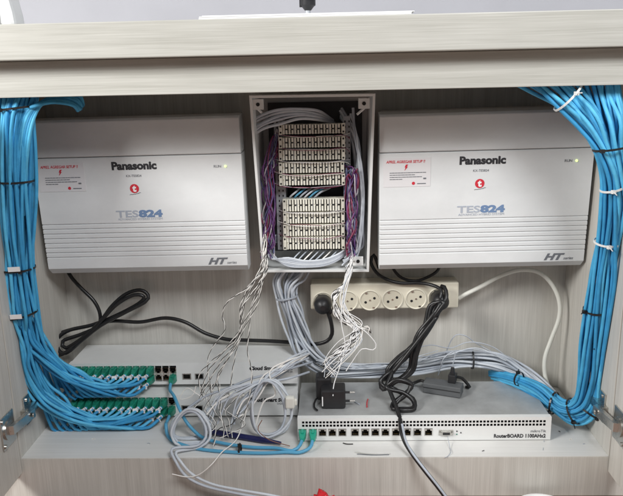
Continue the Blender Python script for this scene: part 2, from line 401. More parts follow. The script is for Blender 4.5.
for k in range(6):
    pts=P((284,232+k*2,-.035),(272-k*.4,238+k,-.06),(267+k*.7,250,-.082),(272+k,259,-.09),(288,258+k*1.6,-.092),(306,261+k*1.2,-.092),(326,259+k*1.2,-.088),(342,252+k,-.08),(350,244,-.06))
    wire(pts,.0020,GREY[(k+1)%3],'grey_cable','grey cable looping along the floor of the terminal box','cable','grey cables looped at the bottom of the terminal box')
for k in range(6):
    pts=P((300+k*6,188,-.045),(296+k*5,192,-.07),(291+k*5,196,-.07),(287+k*4,202,-.04))
    wire(pts,.0018,[GREY[1],BLUEL,GREY[2]][k%3],'grey_cable','short cable crossing the gap between upper and lower terminal strips','cable','short cables in the gap of the strips')
for k in range(7):
    pts=P((338-k*6,250,-.06),(332-k*6,256,-.084),(324-k*5.5,262,-.086),(312-k*4,266,-.08))
    wire(pts,.0014,[GREY[0],WW,GREY[2]][k%3],'grey_cable','thin cable leaving the underside of the lowest terminal strip','cable','thin cables under the lowest strip')
b=MB(); c=at(353,258,-.098); b.obox(c,(.010,.008,.011),.3,STEELW); tag(b.build('white_clip',None,.002),'small white clip gathering wires at the lower right of the terminal box','clip')
# ------------------------------------------------------------------ grey bundle
NG=24
gc=[at(*q) for q in ((300,262,-.035),(293,272,-.040),(286,283,-.045),(287,297,-.048),(292,313,-.05),(298,333,-.055),(306,352,-.062),(326,368,-.064),(356,371,-.060),(390,370,-.055),(420,367,-.052),(448,361,-.052),(472,359,-.052),(498,361,-.054),(520,371,-.060),(538,383,-.085),(556,398,-.125))]
gr=[.022,.026,.025,.018,.021,.022,.022,.017,.014,.014,.015,.017,.016,.018,.014,.011,.007]
for k,ab in enumerate(disc(NG)):
    pts=strand(gc,gr,ab,.18)
    if k%6==5: pts=pts[:7]+P((285,372,-.13),(262,386,-.16),(243,398,-.17))
    wire([V((p.x,min(p.y,-.004),max(p.z,.003))) for p in pts],.0024,GREY[k%3],'grey_cable','grey cable in the bundle dropping from the terminal box and running right behind the router','cable','grey cable bundle below the terminal box',7)
tie(gc[3],gc[4]-gc[2],.0205,'thin dark tie round the hanging grey bundle beside the power strip',GREY[2],head=False)
tie(gc[12],gc[13]-gc[11],.0185,'thin dark tie round the horizontal grey bundle behind the router',BLKP,head=False)
for k,q in enumerate((((440,372,-.06),(449,345,-.07),(456,335,-.075),(466,336,-.07),(476,343,-.06),(492,352,-.055)),
          ((400,372,-.06),(412,352,-.08),(430,345,-.085),(450,348,-.07),(470,342,-.07),(495,348,-.06),(518,368,-.06)),
          ((438,375,-.07),(444,358,-.09),(455,352,-.09),(452,368,-.08)))):
    wire(P(*q),.0011,GREY[0],'stray_wire',['thin pale wire looping highest above the grey bundle','thin pale wire bowed over the top of the grey bundle','short thin wire curled in front of the grey bundle'][k],'wire',None,5)
# ------------------------------------------------------------------ power strip
ps=empty('power_strip'); tag(ps,'cream power strip with six round sockets fixed under the terminal box','power strip')
X0,X1,Z0,Z1,YF=-.025,.262,.1885,.2405,-.042
def cyl(b,x,z,y0,y1,r,m,n=28): b.tube([(x,y0,z),(x,y1,z)],r,m,n)
b=MB(); b.box(X0,X1,YF,-.001,Z0,Z1,CREAM); b.build('strip_body',ps,.003)
socks=[(323,302),(347.5,301),(370,300.2),(392.5,299.5),(416,298.8),(438.5,298)]
SP=[at(q[0],q[1],YF) for q in socks]
for i,p in enumerate(SP):
    b=MB(); N=30
    ring=lambda r,y:[(p.x+r*math.cos(2*math.pi*k/N),y,p.z+r*math.sin(2*math.pi*k/N)) for k in range(N)]
    L=[ring(.0212,YF-.0002),ring(.0205,YF-.0022),ring(.0192,YF-.0022),ring(.0180,YF-.0004)]
    vs=sum(L,[]); fs=[]
    for a in range(3):
        for k in range(N): fs.append((a*N+k,a*N+(k+1)%N,(a+1)*N+(k+1)%N,(a+1)*N+k))
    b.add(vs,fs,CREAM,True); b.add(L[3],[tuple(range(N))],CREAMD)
    so=b.build('socket',ps)
    b=MB()
    ang=.45
    for s in (-1,1): cyl(b,p.x+s*.0095*math.cos(ang),p.z+s*.0095*math.sin(ang),YF-.0003,YF-.0008,.0026,DARK,12)
    for s in (-1,1): b.obox((p.x-s*.0165*math.sin(ang),YF-.0012,p.z+s*.0165*math.cos(ang)),(.004,.002,.003),0,METAL)
    b.build('socket_hole',so)
    b=MB(); cyl(b,p.x,p.z,YF-.0003,YF-.0014,.0018,METAL,10); b.build('socket_screw',so)
wc=P((459,298,-.030),(466,294,-.034),(482,286,-.034),(500,276,-.034),(520,270,-.034),(538,272,-.036),(551,283,-.04),(559,300,-.044),(559,318,-.05),(551,340,-.056),(545,358,-.062),(545,375,-.070),(550,392,-.085),(556,405,-.10))
b=MB(); b.tube(cat_rom(wc),.0042,CORDW,10); b.build('white_cord',ps)
# ------------------------------------------------------------------ plugs and black cords
def plug(p, label, cord_pts, hd=(0,0,-1), r=.0168):
    e=empty('power_plug'); tag(e,label,'plug')
    b=MB(); yy=YF-.0026
    c=[(p.x,yy,p.z),(p.x,yy-.012,p.z),(p.x,yy-.024,p.z),(p.x,yy-.032,p.z),(p.x,yy-.035,p.z)]
    b.tube(c,[r,r*1.02,r*.97,r*.72,r*.3],BLKP,22); b.build('plug_body',e)
    b=MB(); q=V((p.x,yy-.02,p.z)); b.tube([q,q+V(hd)*.012,q+V(hd)*.022+V((0,-.001,0))],[.0075,.007,.0048],BLKP,12); b.build('strain_relief',e)
    b=MB(); b.tube(cat_rom(cord_pts),.0038,BLK,8); b.build('cord',e); return e
y_=YF-.0226
lq=SP[0]+V((.007,y_-YF,-.006))
plug(SP[0],'black plug in the leftmost socket whose cord runs left under the phone box',
     [lq]+P((331,322,-.07),(332,334,-.07),(327,341,-.07),(316,344,-.065),(300,343,-.03),(270,341,-.022),(240,340,-.022),(225,339,-.022),(205,333,-.022),(185,322,-.022),(165,318,-.022),(140,322,-.024),(112,321,-.028),(88,326,-.035),(66,331,-.04),(55,337,-.05),(54,350,-.058),(60,355,-.066),(76,345,-.066),(100,326,-.055),(124,313,-.045),(145,302,-.035),(148,295,-.03),(140,290,-.03),(126,294,-.032),(112,306,-.04),(100,322,-.05),(82,340,-.062),(66,353,-.07),(58,349,-.064),(58,338,-.056),(70,330,-.05),(92,325,-.045),(115,316,-.04),(138,304,-.034),(144,297,-.036),(134,295,-.038),(116,305,-.046),(98,324,-.056),(84,337,-.062),(66,348,-.060),(63,341,-.052),(82,334,-.046),(98,326,-.044),(100,314,-.042),(94,301,-.04),(82,289,-.036),(72,278,-.030),(66,268,-.022)),
     (.76,0,-.65))
def jit(q,a): return (q[0]+rj(-a,a),q[1]+rj(-a,a),q[2]+rj(-.003,.003))
hk=[]
pq=SP[5]+V((.004,y_-YF,.004))
for k in range(5):
    o=k*1.5
    hk+= [jit(q,1.1) for q in ((441-o*2,306,-.085),(433-o*1.6,325,-.092),(420-o,343,-.10),(407-o*1.6,358,-.108),(393-o,371,-.116),(391,379,-.12),(399,380,-.122),(408+o,370,-.116),(412+o,352,-.112),(418+o,335,-.106),(430+o,318,-.10),(440+o,303,-.094))]
hk=[(442,286,-.060),(446,291,-.072),(446,299,-.082)]+hk[:-1]
coil=[]
for k in range(3):
    coil+=[jit(q,1.6) for q in ((392,373,-.135),(380,379,-.145),(384,388,-.155),(398,381,-.155),(411,384,-.155),(406,394,-.165),(394,404,-.175),(393,414,-.185),(402,418,-.190),(414,411,-.185),(413,399,-.172),(402,392,-.165),(388,388,-.160))]
tail=[(396,406,-.19),(400,419,-.212),(401,430,-.232),(405,442,-.250),(413,455,-.272),(426,472,-.29),(438,487,-.30),(452,506,-.31)]
hk2=P(*hk); co=P(*coil); co=[V((p.x,p.y,max(p.z,.050))) for p in co]
e=plug(SP[5],'black plug in the rightmost socket with its long cord hanked and coiled on the router',
     [SP[5]+V((-.002,y_-YF,-.006))]+hk2+co+P(*tail),(-.5,-.2,-.8))
wire(P((379,268,-.03),(374,255,-.03),(371,262,-.035),(376,272,-.04),(386,279,-.045),(400,283,-.048),(418,283,-.05),(432,285,-.06),(441,290,-.075),(440,298,-.083)),.0034,BLK,'black_cord','black cord looping lowest under the right phone box to the plug','cord')
wire(P((391,262,-.03),(394,270,-.034),(402,278,-.038),(416,281,-.04),(430,276,-.04),(438,270,-.036),(441,262,-.03)),.0030,BLK,'black_cord','short black cord hanging in a shallow loop under the right phone box','cord')
wire(P((402,424,-.228),(406,441,-.254),(414,455,-.277),(427,472,-.295),(439,487,-.305),(453,506,-.315)),.0022,GREY[2],'thin_cord','thin grey cord running beside the black cord over the shelf edge','cord')
# ------------------------------------------------------------------ panels with holes
def panel(b, x0,x1,z0,z1,y, holes, depth, m, mh=DARK, outer=None, inn=None):
    inn = inn or m
    xs=sorted({x0,x1}|{q for h in holes for q in h[:2]}); zs=sorted({z0,z1}|{q for h in holes for q in h[2:4]})
    def inh(cx,cz): return any(h[0]<cx<h[1] and h[2]<cz<h[3] for h in holes)
    G=[[inh((xs[i]+xs[i+1])/2,(zs[j]+zs[j+1])/2) for j in range(len(zs)-1)] for i in range(len(xs)-1)]
    for j in range(len(zs)-1):
        i=0
        while i<len(xs)-1:
            k=i
            while k+1<len(xs)-1 and G[k+1][j]==G[i][j]: k+=1
            yy=y+depth if G[i][j] else y
            b.add([(xs[i],yy,zs[j]),(xs[k+1],yy,zs[j]),(xs[k+1],yy,zs[j+1]),(xs[i],yy,zs[j+1])],[(0,1,2,3)],mh if G[i][j] else m)
            if G[i][j]:
                b.add([(xs[i],y,zs[j]),(xs[i],yy,zs[j]),(xs[i],yy,zs[j+1]),(xs[i],y,zs[j+1])],[(0,1,2,3)],inn)
                b.add([(xs[k+1],y,zs[j]),(xs[k+1],yy,zs[j]),(xs[k+1],yy,zs[j+1]),(xs[k+1],y,zs[j+1])],[(3,2,1,0)],inn)
            i=k+1
    for i in range(len(xs)-1):
        for j in range(len(zs)-1):
            if G[i][j]:
                if not G[i][j-1] or j==0: b.add([(xs[i],y,zs[j]),(xs[i+1],y,zs[j]),(xs[i+1],y+depth,zs[j]),(xs[i],y+depth,zs[j])],[(0,1,2,3)],inn)
                if j+1>=len(zs)-1 or not G[i][j+1]: b.add([(xs[i],y,zs[j+1]),(xs[i+1],y,zs[j+1]),(xs[i+1],y+depth,zs[j+1]),(xs[i],y+depth,zs[j+1])],[(3,2,1,0)],inn)
    if outer:
        d=outer
        b.add([(x0,y,z0),(x1,y,z0),(x1,y+d,z0),(x0,y+d,z0),(x0,y,z1),(x1,y,z1),(x1,y+d,z1),(x0,y+d,z1)],[(3,2,1,0),(4,5,6,7),(1,2,6,5),(3,0,4,7)],m)
def jack(cx,cz,y,flip,parent,name='port',m=METAL,w=.0118,h=.0085):
    """RJ45 port: bezel with stepped opening, dark cavity and contacts"""
    b=MB(); s=-1 if flip else 1
    a=[cx-w/2,cx+w/2,cz-h/2,cz+h/2]; nt=[cx-w*.27,cx+w*.27]+sorted((cz+s*h/2,cz+s*(h/2+.0028)))
    zz=sorted((cz-h/2-.0012*s, cz+(h/2+.0038)*s))
    panel(b,cx-w/2-.0012,cx+w/2+.0012,zz[0],zz[1],y-.0008,[a,nt],.0085,m,DARK,.009,inn=BLKP)
    for k in range(6): b.box(cx-w*.3+k*w*.12,cx-w*.3+k*w*.12+.0005,y+.002,y+.006,cz-s*h*.42,cz-s*h*.30,GOLD)
    return b.build(name,parent)
# ------------------------------------------------------------------ switches
SX0,SX1=-.4915,-.0505
PCOL=[-.4745+ .01415*i for i in range(14)]
YU,YD=-.100,-.125
def make_switch(z0,z1,yf,label):
    r=empty('network_switch',(0,0,0)); tag(r,label,'network switch','stacked network switches')
    zt=(z0+z1)/2+.0085; zb=(z0+z1)/2-.0085
    holes=[]
    for x in PCOL:
        holes.append((x-.0066,x+.0066,zt-.0078,zt+.0078)); holes.append((x-.0066,x+.0066,zb-.0078,zb+.0078))
    sf=[-.2645,-.2400]; sz=(z0+z1)/2-.006
    for x in sf: holes.append((x-.0075,x+.0075,sz-.0052,sz+.0052))
    b=MB(); panel(b,SX0,SX1,z0,z1,yf,holes,.012,STEELW,DARK,.0125); b.build('front_panel',r)
    b=MB(); b.box(SX0+.0006,SX1-.0006,yf+.0126,-.003,z0+.0004,z1-.0006,STEELW); b.build('case',r,.001)
    for i,x in enumerate(PCOL):
        if i>=10:
            jack(x,zt,yf,True,r,'port',w=.0108,h=.0078); jack(x,zb,yf,False,r,'port',w=.0108,h=.0078)
    for x in sf:
        b=MB(); panel(b,x-.0086,x+.0086,sz-.0062,sz+.0062,yf-.0006,[(x-.0066,x+.0066,sz-.0043,sz+.0043)],.009,METAL,DARK,.009); b.build('fibre_port',r)
    zm=(z0+z1)/2
    text('Cloud Smart Switch',.0100,-.0605,zm+.0065,yf-.0003,INK,r,bold=.0005,align='RIGHT',sx=1.02,shear=.12)
    text('DGS-1210-28',.0052,-.0605,zm+.0005,yf-.0003,INKG,r,align='RIGHT')
    for x in (SX0+.03,SX1-.03):
        for y in (yf+.025,-.03):
            b=MB(); b.tube([(x,y,z0+.0003),(x,y,z0-(.0092 if z0>.03 else .0058))],.008,BLKP,14); b.build('rubber_foot',r)
    return r,zt,zb
sw1=make_switch(.0595,.1040,YU,'white network switch stacked on top, half its ports plugged with blue cables')
sw2=make_switch(.0060,.0500,YD,'white network switch at the bottom of the stack, under the other one')
# ------------------------------------------------------------------ router
RX0,RX1,RYF,RZ0,RZ1=-.0466,.397,-.2125,.002,.0455
rr=empty('router'); tag(rr,'flat silver router with thirteen ports and vent slots along its front edge','router')
hl=[]
n=70
for k in range(n):
    x=RX0+.010+k*(RX1-RX0-.022)/(n-1)
    for z in (.0312,.0376): hl.append((x-.0021,x+.0021,z-.0020,z+.0020))
def rpx(px): return at(px,431,RYF).x
jx=[rpx(q) for q in (302.5,313,322.5,332.3,342.3,355,365.2,375.3,385.4,396,407,417.5,428.5)]
jz=.0165
for x in jx: hl.append((x-.0072,x+.0072,jz-.0055,jz+.0085))
dbx=rpx(446); hl.append((dbx-.010,dbx+.010,jz-.004,jz+.005))
b=MB(); panel(b,RX0,RX1,RZ0,RZ1,RYF,hl,.010,STEELW,DARK,.0105,inn=BLKP); b.build('front_panel',rr)
b=MB(); b.box(RX0+.0004,RX1-.0004,RYF+.0106,RYF+.148,RZ0+.0003,RZ1-.0008,ROUT); b.build('case',rr,.001)
for x in jx: jack(x,jz,RYF,False,rr,'port')
b=MB(); b.box(dbx-.0125,dbx+.0125,RYF-.0012,RYF+.001,jz-.0045,jz+.0055,METAL)
b.hexa([(dbx-.0072,RYF-.005,jz-.0028),(dbx+.0072,RYF-.005,jz-.0028),(dbx+.0072,RYF-.001,jz-.0028),(dbx-.0072,RYF-.001,jz-.0028),(dbx-.0085,RYF-.005,jz+.0036),(dbx+.0085,RYF-.005,jz+.0036),(dbx+.0085,RYF-.001,jz+.0036),(dbx-.0085,RYF-.001,jz+.0036)],METAL)
b.box(dbx-.0062,dbx+.0062,RYF-.0056,RYF-.0049,jz-.0016,jz+.0024,BLKP)
for s in (-1,1): cyl(b,dbx+s*.0108,jz+.0005,RYF-.004,RYF-.001,.002,METAL,8)
b.build('serial_port',rr)
b=MB()
for k,(dx,dz) in enumerate(((.019,.003),(.019,-.003),(.026,0))): cyl(b,dbx+dx,jz+dz,RYF-.0004,RYF-.001,.0012,[INK,GREEN,INK][k],8)
b.build('indicator',rr)
text('RouterBOARD 1100AHx2',.0096,RX1-.0085,.0065,RYF-.0003,INK,rr,bold=.0003,align='RIGHT',sx=.86)
text('mikroTik',.0072,RX1-.0085,.0165,RYF-.0003,INKG,rr,align='RIGHT')
for x in (RX0+.03,RX1-.03):
    for y in (RYF+.02,RYF+.13):
        b=MB(); b.tube([(x,y,RZ0+.0003),(x,y,0)],.006,BLKP,12); b.build('rubber_foot',rr)
for s in (RX0,RX1):
    for yy in (.03,.11):
        b=MB(); i=1 if s>0 else -1; b.tube([(s,RYF+yy,.024),(s+i*.0012,RYF+yy,.024)],.003,METAL,10); b.build('side_screw',rr)
# ------------------------------------------------------------------ blue cables, left
def boot(x,z,yf,parent,m=GREEN,marker=True,ln=.026):
    b=MB(); w,h=.0062,.0062
    ys=[yf+.004,yf-.006,yf-.014,yf-ln]; ww=[w,w*1.03,w*.85,w*.55]; hh=[h,h*1.05,h*.85,h*.55]
    vs=[]
    for y,a,c in zip(ys,ww,hh): vs+=[(x-a,y,z-c),(x+a,y,z-c),(x+a,y,z+c),(x-a,y,z+c)]
    fs=[(0,1,2,3),(15,14,13,12)]
    for k in range(3):
        for q in range(4): fs.append((k*4+q,(k+1)*4+q,(k+1)*4+(q+1)%4,k*4+(q+1)%4))
    b.add(vs,fs,m); b.box(x-.0025,x+.0025,yf-.012,yf+.001,z+h*.9,z+h*1.35,m); b.build('plug_boot',parent,.0008)
lc=[(22,66,-.225),(19,92,-.225),(17,115,-.228),(17,150,-.225),(18,190,-.220),(18,230,-.215),(18,262,-.212),(19,290,-.210),(22,315,-.208)]
lr=[.030,.028,.025,.026,.027,.027,.025,.027,.027]
up_=[(31,334,-.200),(44,351,-.190),(62,367,-.178),(82,377,-.168),(104,384,-.160),(126,386,-.154),(146,384,-.148)]
ur=[.023,.021,.0185,.0165,.014,.011,.008]
dn_=[(26,345,-.206),(31,370,-.202),(43,392,-.196),(62,407,-.190),(84,416,-.184),(108,420,-.180),(134,420,-.176),(156,416,-.172)]
dr=[.022,.020,.019,.018,.0165,.014,.011,.008]
ordn=['first','second','third','fourth','fifth','sixth','seventh','eighth','ninth','tenth','eleventh','twelfth','thirteenth']
def pxx(x,z,y):
    d=V((x,y,z))-CL; zz=d.dot(fw); return W0/2+FPX*d.dot(rt)/zz
D=sorted(disc(48),key=lambda q:-q[0])
idx=0
cent=[at(*q) for q in lc]
for g,(path,prad,sw,cols,yf) in enumerate(((up_,ur,sw1,11,YU),(dn_,dr,sw2,13,YD))):
    gp=[at(*q) for q in path]
    Dg=sorted(disc(cols*2),key=lambda q:-q[0])
    kk=0
    for i in range(cols):
        for row in (0,1):
            x=PCOL[i]; z=sw[1+row]; px=pxx(x,z,yf)
            ab=D[idx]; ab2=Dg[kk]
            s1=strand(cent,lr,ab,.12,swirl=.3)
            s1=[V((p.x,max(p.y,-.240) if p.z>.585 else p.y,p.z)) for p in s1]
            s2=strand(gp,prad,ab2,.08,swirl=0)
            lead=V((x-.030,yf-.048,z-.0135 if row else z-.0105)); 
            cut=[p for p in s2 if p.x < lead.x-.022]
            near=V((x-.009,yf-.041,z-.0055))
            tip=V((x,yf-.025,z))
            if not cut:
                s1=s1[:-1]; cut=[(s1[-1]+lead)/2+V((-.004,-.012,-.006))]
            pts=s1+cut+[lead,near,tip,V((x,yf-.008,z))]
            e=empty('network_cable',(x,yf,z))
            tag(e,'blue network cable, green plug in %s switch, %s row, %s port from left'%(['top','bottom'][g],['upper','lower'][row],ordn[i]),'cable','blue cables of the left bundle')
            b=MB(); b.tube(cat_rom(pts,.006),.0029,BLUE[random.randrange(3)],8); b.build('cable_jacket',e)
            boot(x,z,yf,e)
            b=MB(); d=(near-tip).normalized(); m0=tip+d*.002; b.tube([m0,m0+d*.0075],.0037,WHITE,10)
            b.tube([m0+d*.0015,m0+d*.0025],.0039,INKG,10)
            if random.random()<.85: b.obox(m0+d*.006+V((0,-.0035,rj(-.002,.002))),(.0095,.0014,.0070),rj(-.7,.7),WHITE,rj(-.4,.4))
            b.build('marker_sleeve',e)
            rebase(e,(x,yf,z)); idx+=1; kk+=1
# few cables turning right at the top behind the apron
for k in range(8):
    o=k-3.5
    pts=P((12+k*1.8,215,-.222),(11+k*2.2,165,-.236),(14+k*2.4,130,-.244),(22+k*2.2,112-k*.3,-.243+abs(o)*.002),(35+k*2.0,102+o*-1.2,-.235+o*.003),(50+k*1.8,98-o*1.3,-.222+o*.003),(64+k*1.3,98-o*1.5,-.208+o*.004),(74+k,101-o*1.4+k%3,-.195+o*.004),(78+k*.6+k%3,108-o*.8,-.188+o*.003))
    wire(pts,.0030,BLUE[k%3],'network_cable','blue cable end bent right under the apron above the left phone box','cable','blue cables bent right above the left phone box')
tie(at(20,108,-.228),V((.1,0,-1)),.0285,'black tie tightest under the apron round the left blue bundle')
tie(at(17,181,-.222),V((0,0,-1)),.0275,'plain black tie round the left blue bundle beside the warning sticker')
tie(at(18,268,-.212),V((0,0,-1)),.0275,'black tie with white label flag on the left bundle, level with the phone box bottom',tagm=WHITE,hd=(.6,-1,0))
tie(at(20,314,-.209),V((.15,0,-1)),.0285,'black tie with white label flag on the left bundle, lower of the two flagged',tagm=WHITE,hd=(-.3,-1,0))
# ------------------------------------------------------------------ blue cables, right
A_=[(522,64,-.235),(546,80,-.235),(568,97,-.237),(589,119,-.240),(603,146,-.246),(612,175,-.244),(612,205,-.236),(607,240,-.224),(600,275,-.214),(595,310,-.205),(591,345,-.198),(588,377,-.192),(581,403,-.186),(563,407,-.172),(541,391,-.138),(521,382,-.100),(505,377,-.068),(492,374,-.034)]
Ar=[.027,.027,.025,.022,.014,.014,.016,.018,.019,.018,.018,.017,.016,.015,.013,.011,.009,.008]
B_=[(588,46,-.238),(600,70,-.238),(606,95,-.240),(612,122,-.246),(615,147,-.248),(618,175,-.246),(619,205,-.238),(617,240,-.228),(614,275,-.218),(610,310,-.212),(606,345,-.205),(602,378,-.198),(592,410,-.190),(573,417,-.178),(551,402,-.148),(529,390,-.108),(510,381,-.074),(495,376,-.036)]
Br=[.030,.030,.026,.021,.013,.013,.016,.018,.019,.019,.018,.017,.016,.015,.013,.011,.009,.008]
for path,rad,lab,grp in ((A_,Ar,'bright blue cable in the left half of the right bundle, curving from the apron','inner half of the right blue bundle'),
                     (B_,Br,'bright blue cable in the right half of the right bundle, nearest the cabinet side','outer half of the right blue bundle')):
    cc=[at(*q) for q in path]
    for k,ab in enumerate(disc(19)):
        pts=strand(cc,rad,ab,.16,swirl=.6)
        pts=[V((min(p.x,WR-.004) if p.z<.58 else p.x,max(p.y,-.240) if p.z>.585 else p.y,max(p.z,.004))) for p in pts]
        cut=random.choice((0,0,0,1)); 
        if cut: pts=pts[:-cut]
        wire(pts,.0030,BLUE[(0,1,0,1,2)[k%5]],'network_cable',lab,'cable',grp,8,.008)
def tg(path,i): return at(*path[i+1])-at(*path[i-1])
tie(at(610,148,-.247),V((.15,0,-1)),.0245,'black tie gathering the whole right bundle beside the right phone box')
tie(at(*A_[9]),tg(A_,9),.0185,'black tie on the right bundle, higher of the two below the phone box',hd=(-1,-.3,0))
tie(at(604,343,-.2),tg(B_,10),.0185,'black tie on the right bundle, lower of the two, near the cabinet side',hd=(-1,-.6,0))
tie(at(*A_[2]),tg(A_,2),.0262,'white tie on the blue cables just under the apron at the top right',STEELW,hd=(0,-1,.3))
tie(at(612,188,-.241),tg(A_,5),.0175,'white tie on the right bundle level with the red emblem',STEELW,hd=(-.3,-1,0))
tie(at(607,242,-.223),tg(A_,7),.0195,'white tie on the right bundle level with the vent grooves',STEELW,hd=(-.2,-1,0))
tie(at(618,266,-.214),tg(B_,8),.0185,'white tie on the right bundle hard against the cabinet side',STEELW,hd=(-.2,-1,0))
tie(at(574,411,-.180),tg(A_,13)+tg(A_,12),.0225,'black tie at the sharp bend of the right bundle',hd=(0,-1,-.2))
tie(at(554,403,-.156),tg(A_,13),.020,'black tie left of the bend of the right bundle',hd=(-.2,-1,-.5))
tie(at(589,411,-.190),V((-.6,0,-1)),.020,'black tie right of the bend beside the cabinet hinge',hd=(.2,-1,-.5))
tie(at(519,379,-.105),tg(A_,15),.0125,'black tie where the blue cables meet the grey bundle',hd=(0,-.4,1))
# ------------------------------------------------------------------ light blue patch cables along the shelf
def patch(label, ends, pts, gm):
    e=empty('patch_cable'); tag(e,label,'cable')
    b=MB(); b.tube(cat_rom(pts,.006),.0030,BLUEL,8); b.build('cable_jacket',e)
    for (x,z,yf,m,mk) in ends:
        boot(x,z,yf,e,m,ln=.024)
    return e
sA=(PCOL[13],sw1[2]); sB=(PCOL[13],sw2[2])
patch('pale blue cable from the top switch last port to the router first port',
  [(sA[0],sA[1],YU,GREEN,1),(jx[0],jz,RYF,GREENL,0)],
  [V((sA[0],YU-.02,sA[1])),V((sA[0]+.001,YU-.036,sA[1]-.008))]+P((174,396,-.165),(180,410,-.195),(188,424,-.20))+[atz(202,437,.012),atz(222,443,.008),atz(250,447,.006),atz(276,448,.006),V((jx[0]-.016,RYF-.040,.006)),V((jx[0]-.003,RYF-.032,.012)),V((jx[0],RYF-.018,jz))],0)
patch('pale blue cable from the bottom switch last port to the router second port',
  [(sB[0],sB[1],YD,GREEN,1),(jx[1],jz,RYF,GREENL,0)],
  [V((sB[0],YD-.02,sB[1])),V((sB[0]-.003,YD-.038,sB[1]-.008))]+P((166,425,-.19),(168,436,-.20))+[atz(178,443,.006),atz(200,449,.004),atz(232,452,.004),atz(262,453,.004),atz(286,452,.005),V((jx[1]-.022,RYF-.044,.005)),V((jx[1]-.004,RYF-.036,.010)),V((jx[1],RYF-.018,jz))],0)
tie(atz(240,449.5,.006),V((1,-.1,0)),.0078,'black tie holding the two pale blue cables together on the shelf',hd=(0,-.3,1))
b=MB(); p0=atz(207,431,.0065); p1=atz(281,443,.0065)
b.tube([lerp(p0,p1,t)+V((0,0,0)) for t in (0,.02,.75,.85,1)],[.004,.0055,.0055,.004,.0025],NAVY,12); tag(b.build('navy_pen'),'dark navy pen lying along the shelf behind the pale blue cables','pen')
# ------------------------------------------------------------------ grey coils
def ell(cx,cy,rx,ry,Y0,Y1,a0,turns,n=12):
    out=[]
    N=int(n*turns)
    for k in range(N+1):
        a=a0+2*math.pi*turns*k/N; q=k/N
        jr=1+.07*math.sin(k*1.7)
        out.append((cx+rx*jr*math.cos(a),cy+ry*jr*math.sin(a),lerp(Y0,Y1,q)-.012*math.sin(a)))
    return out
coilA=[(300,356,-.10),(284,368,-.14),(262,381,-.17),(238,394,-.185)]+ell(191,430,19,20,-.190,-.232,-1.0,3.4)
coilA=P(*coilA); coilA=[V((p.x,p.y,max(p.z,.0035))) for p in coilA]
coilA+=P((176,452,-.262),(181,462,-.280),(192,474,-.284),(212,484,-.288),(240,490,-.292),(275,496,-.296),(310,504,-.30))
wire(coilA,.0025,GREY[1],'grey_cable','pale grey cable in a round coil left of the pen, tail over the edge','cable')
cA2=P(*ell(190,430,16,18,-.188,-.236,.8,2.1)); cA2=[V((p.x,p.y,max(p.z,.0035))) for p in cA2]+P((172,449,-.262),(176,462,-.280),(186,476,-.285),(205,486,-.288),(235,493,-.292),(270,499,-.296))
wire(cA2,.0025,GREY[0],'grey_cable','second grey cable wound inside the left coil, darker of the two','cable')
for k in range(2):
    q=[(304,350+k*3,-.09),(288,362+k*3,-.13),(270,376+k*2,-.165)]+ell(268+k*3,409,17+k*3,27+k,-.175,-.205,-1.9,1.35+.5*k,12)
    q=P(*q); q=[V((p.x,p.y,max(p.z,.0035))) for p in q]
    wire(q,.0024,GREY[k],'grey_cable',['pale grey cable making one loop in front of the bottom switch lettering','grey cable making two loops in front of the switches right end'][k],'cable')
for k,q in enumerate((((305,352,-.09),(290,358,-.12),(272,372,-.15),(252,385,-.165),(234,393,-.175),(214,400,-.18)),
      ((312,362,-.09),(292,368,-.14),(270,374,-.16),(250,379,-.168),(228,388,-.175),(206,396,-.18),(188,408,-.185)),
      ((309,372,-.10),(290,378,-.15),(262,384,-.168),(246,396,-.175),(236,410,-.185),(234,424,-.19)))):
    wire(P(*q),.0022,GREY[(k+1)%3],'grey_cable',['grey cable slanting across the right end of the switches, topmost','grey cable slanting across the switches, middle one of three','grey cable slanting across the switches and dropping to the shelf'][k],'cable')
def lump(c,size,rz,label):
    b=MB(); b.obox(c,size,rz,CORDW); b.obox(V(c)+V((size[0]*.55*math.cos(rz),size[0]*.55*math.sin(rz),0)),(size[0]*.5,size[1]*.6,size[2]*.6),rz,CORDW); o=b.build('wire_connector',None,.003); tag(o,label,'connector')
lump(at(235,395,-.180),(.022,.010,.012),.1,'white wire connector among the grey wires in front of the bottom switch')
lump(at(290,402,-.205),(.016,.012,.022),.0,'white wire connector at the right end of the bottom switch')
# ------------------------------------------------------------------ black and white twisted pairs
L0=(267,250,-.095)
left=[ [(262,268,-.115),(246,288,-.125),(228,303,-.13),(224,315,-.13),(226,332,-.135),(212,350,-.145),(208,372,-.165),(214,392,-.178)],
 [(264,268,-.118),(250,285,-.13),(243,300,-.135),(240,325,-.14),(232,342,-.145),(214,362,-.16),(200,378,-.172),(206,400,-.18)],
 [(266,268,-.12),(256,292,-.13),(252,310,-.135),(248,332,-.14),(248,350,-.15),(252,374,-.17),(248,400,-.185),(240,425,-.20)],
 [(264,266,-.116),(248,288,-.124),(241,304,-.13),(243,325,-.135),(236,345,-.15),(226,362,-.16),(214,386,-.175),(207,412,-.185)],
 [(267,266,-.117),(259,288,-.128),(250,312,-.135),(238,334,-.145),(220,356,-.16),(206,372,-.17),(200,392,-.18)],
 [(265,270,-.119),(254,290,-.13),(240,310,-.14),(241,332,-.145),(228,356,-.16),(217,376,-.172),(219,398,-.18),(222,420,-.195)],
 [(266,264,-.118),(262,285,-.128),(257,305,-.13),(246,330,-.142),(238,350,-.152),(232,372,-.168),(228,392,-.178),(212,404,-.184)],
 [(263,264,-.118),(255,283,-.126),(247,296,-.13),(240,316,-.138),(237,337,-.145),(222,362,-.16),(208,384,-.175),(198,402,-.182)]]
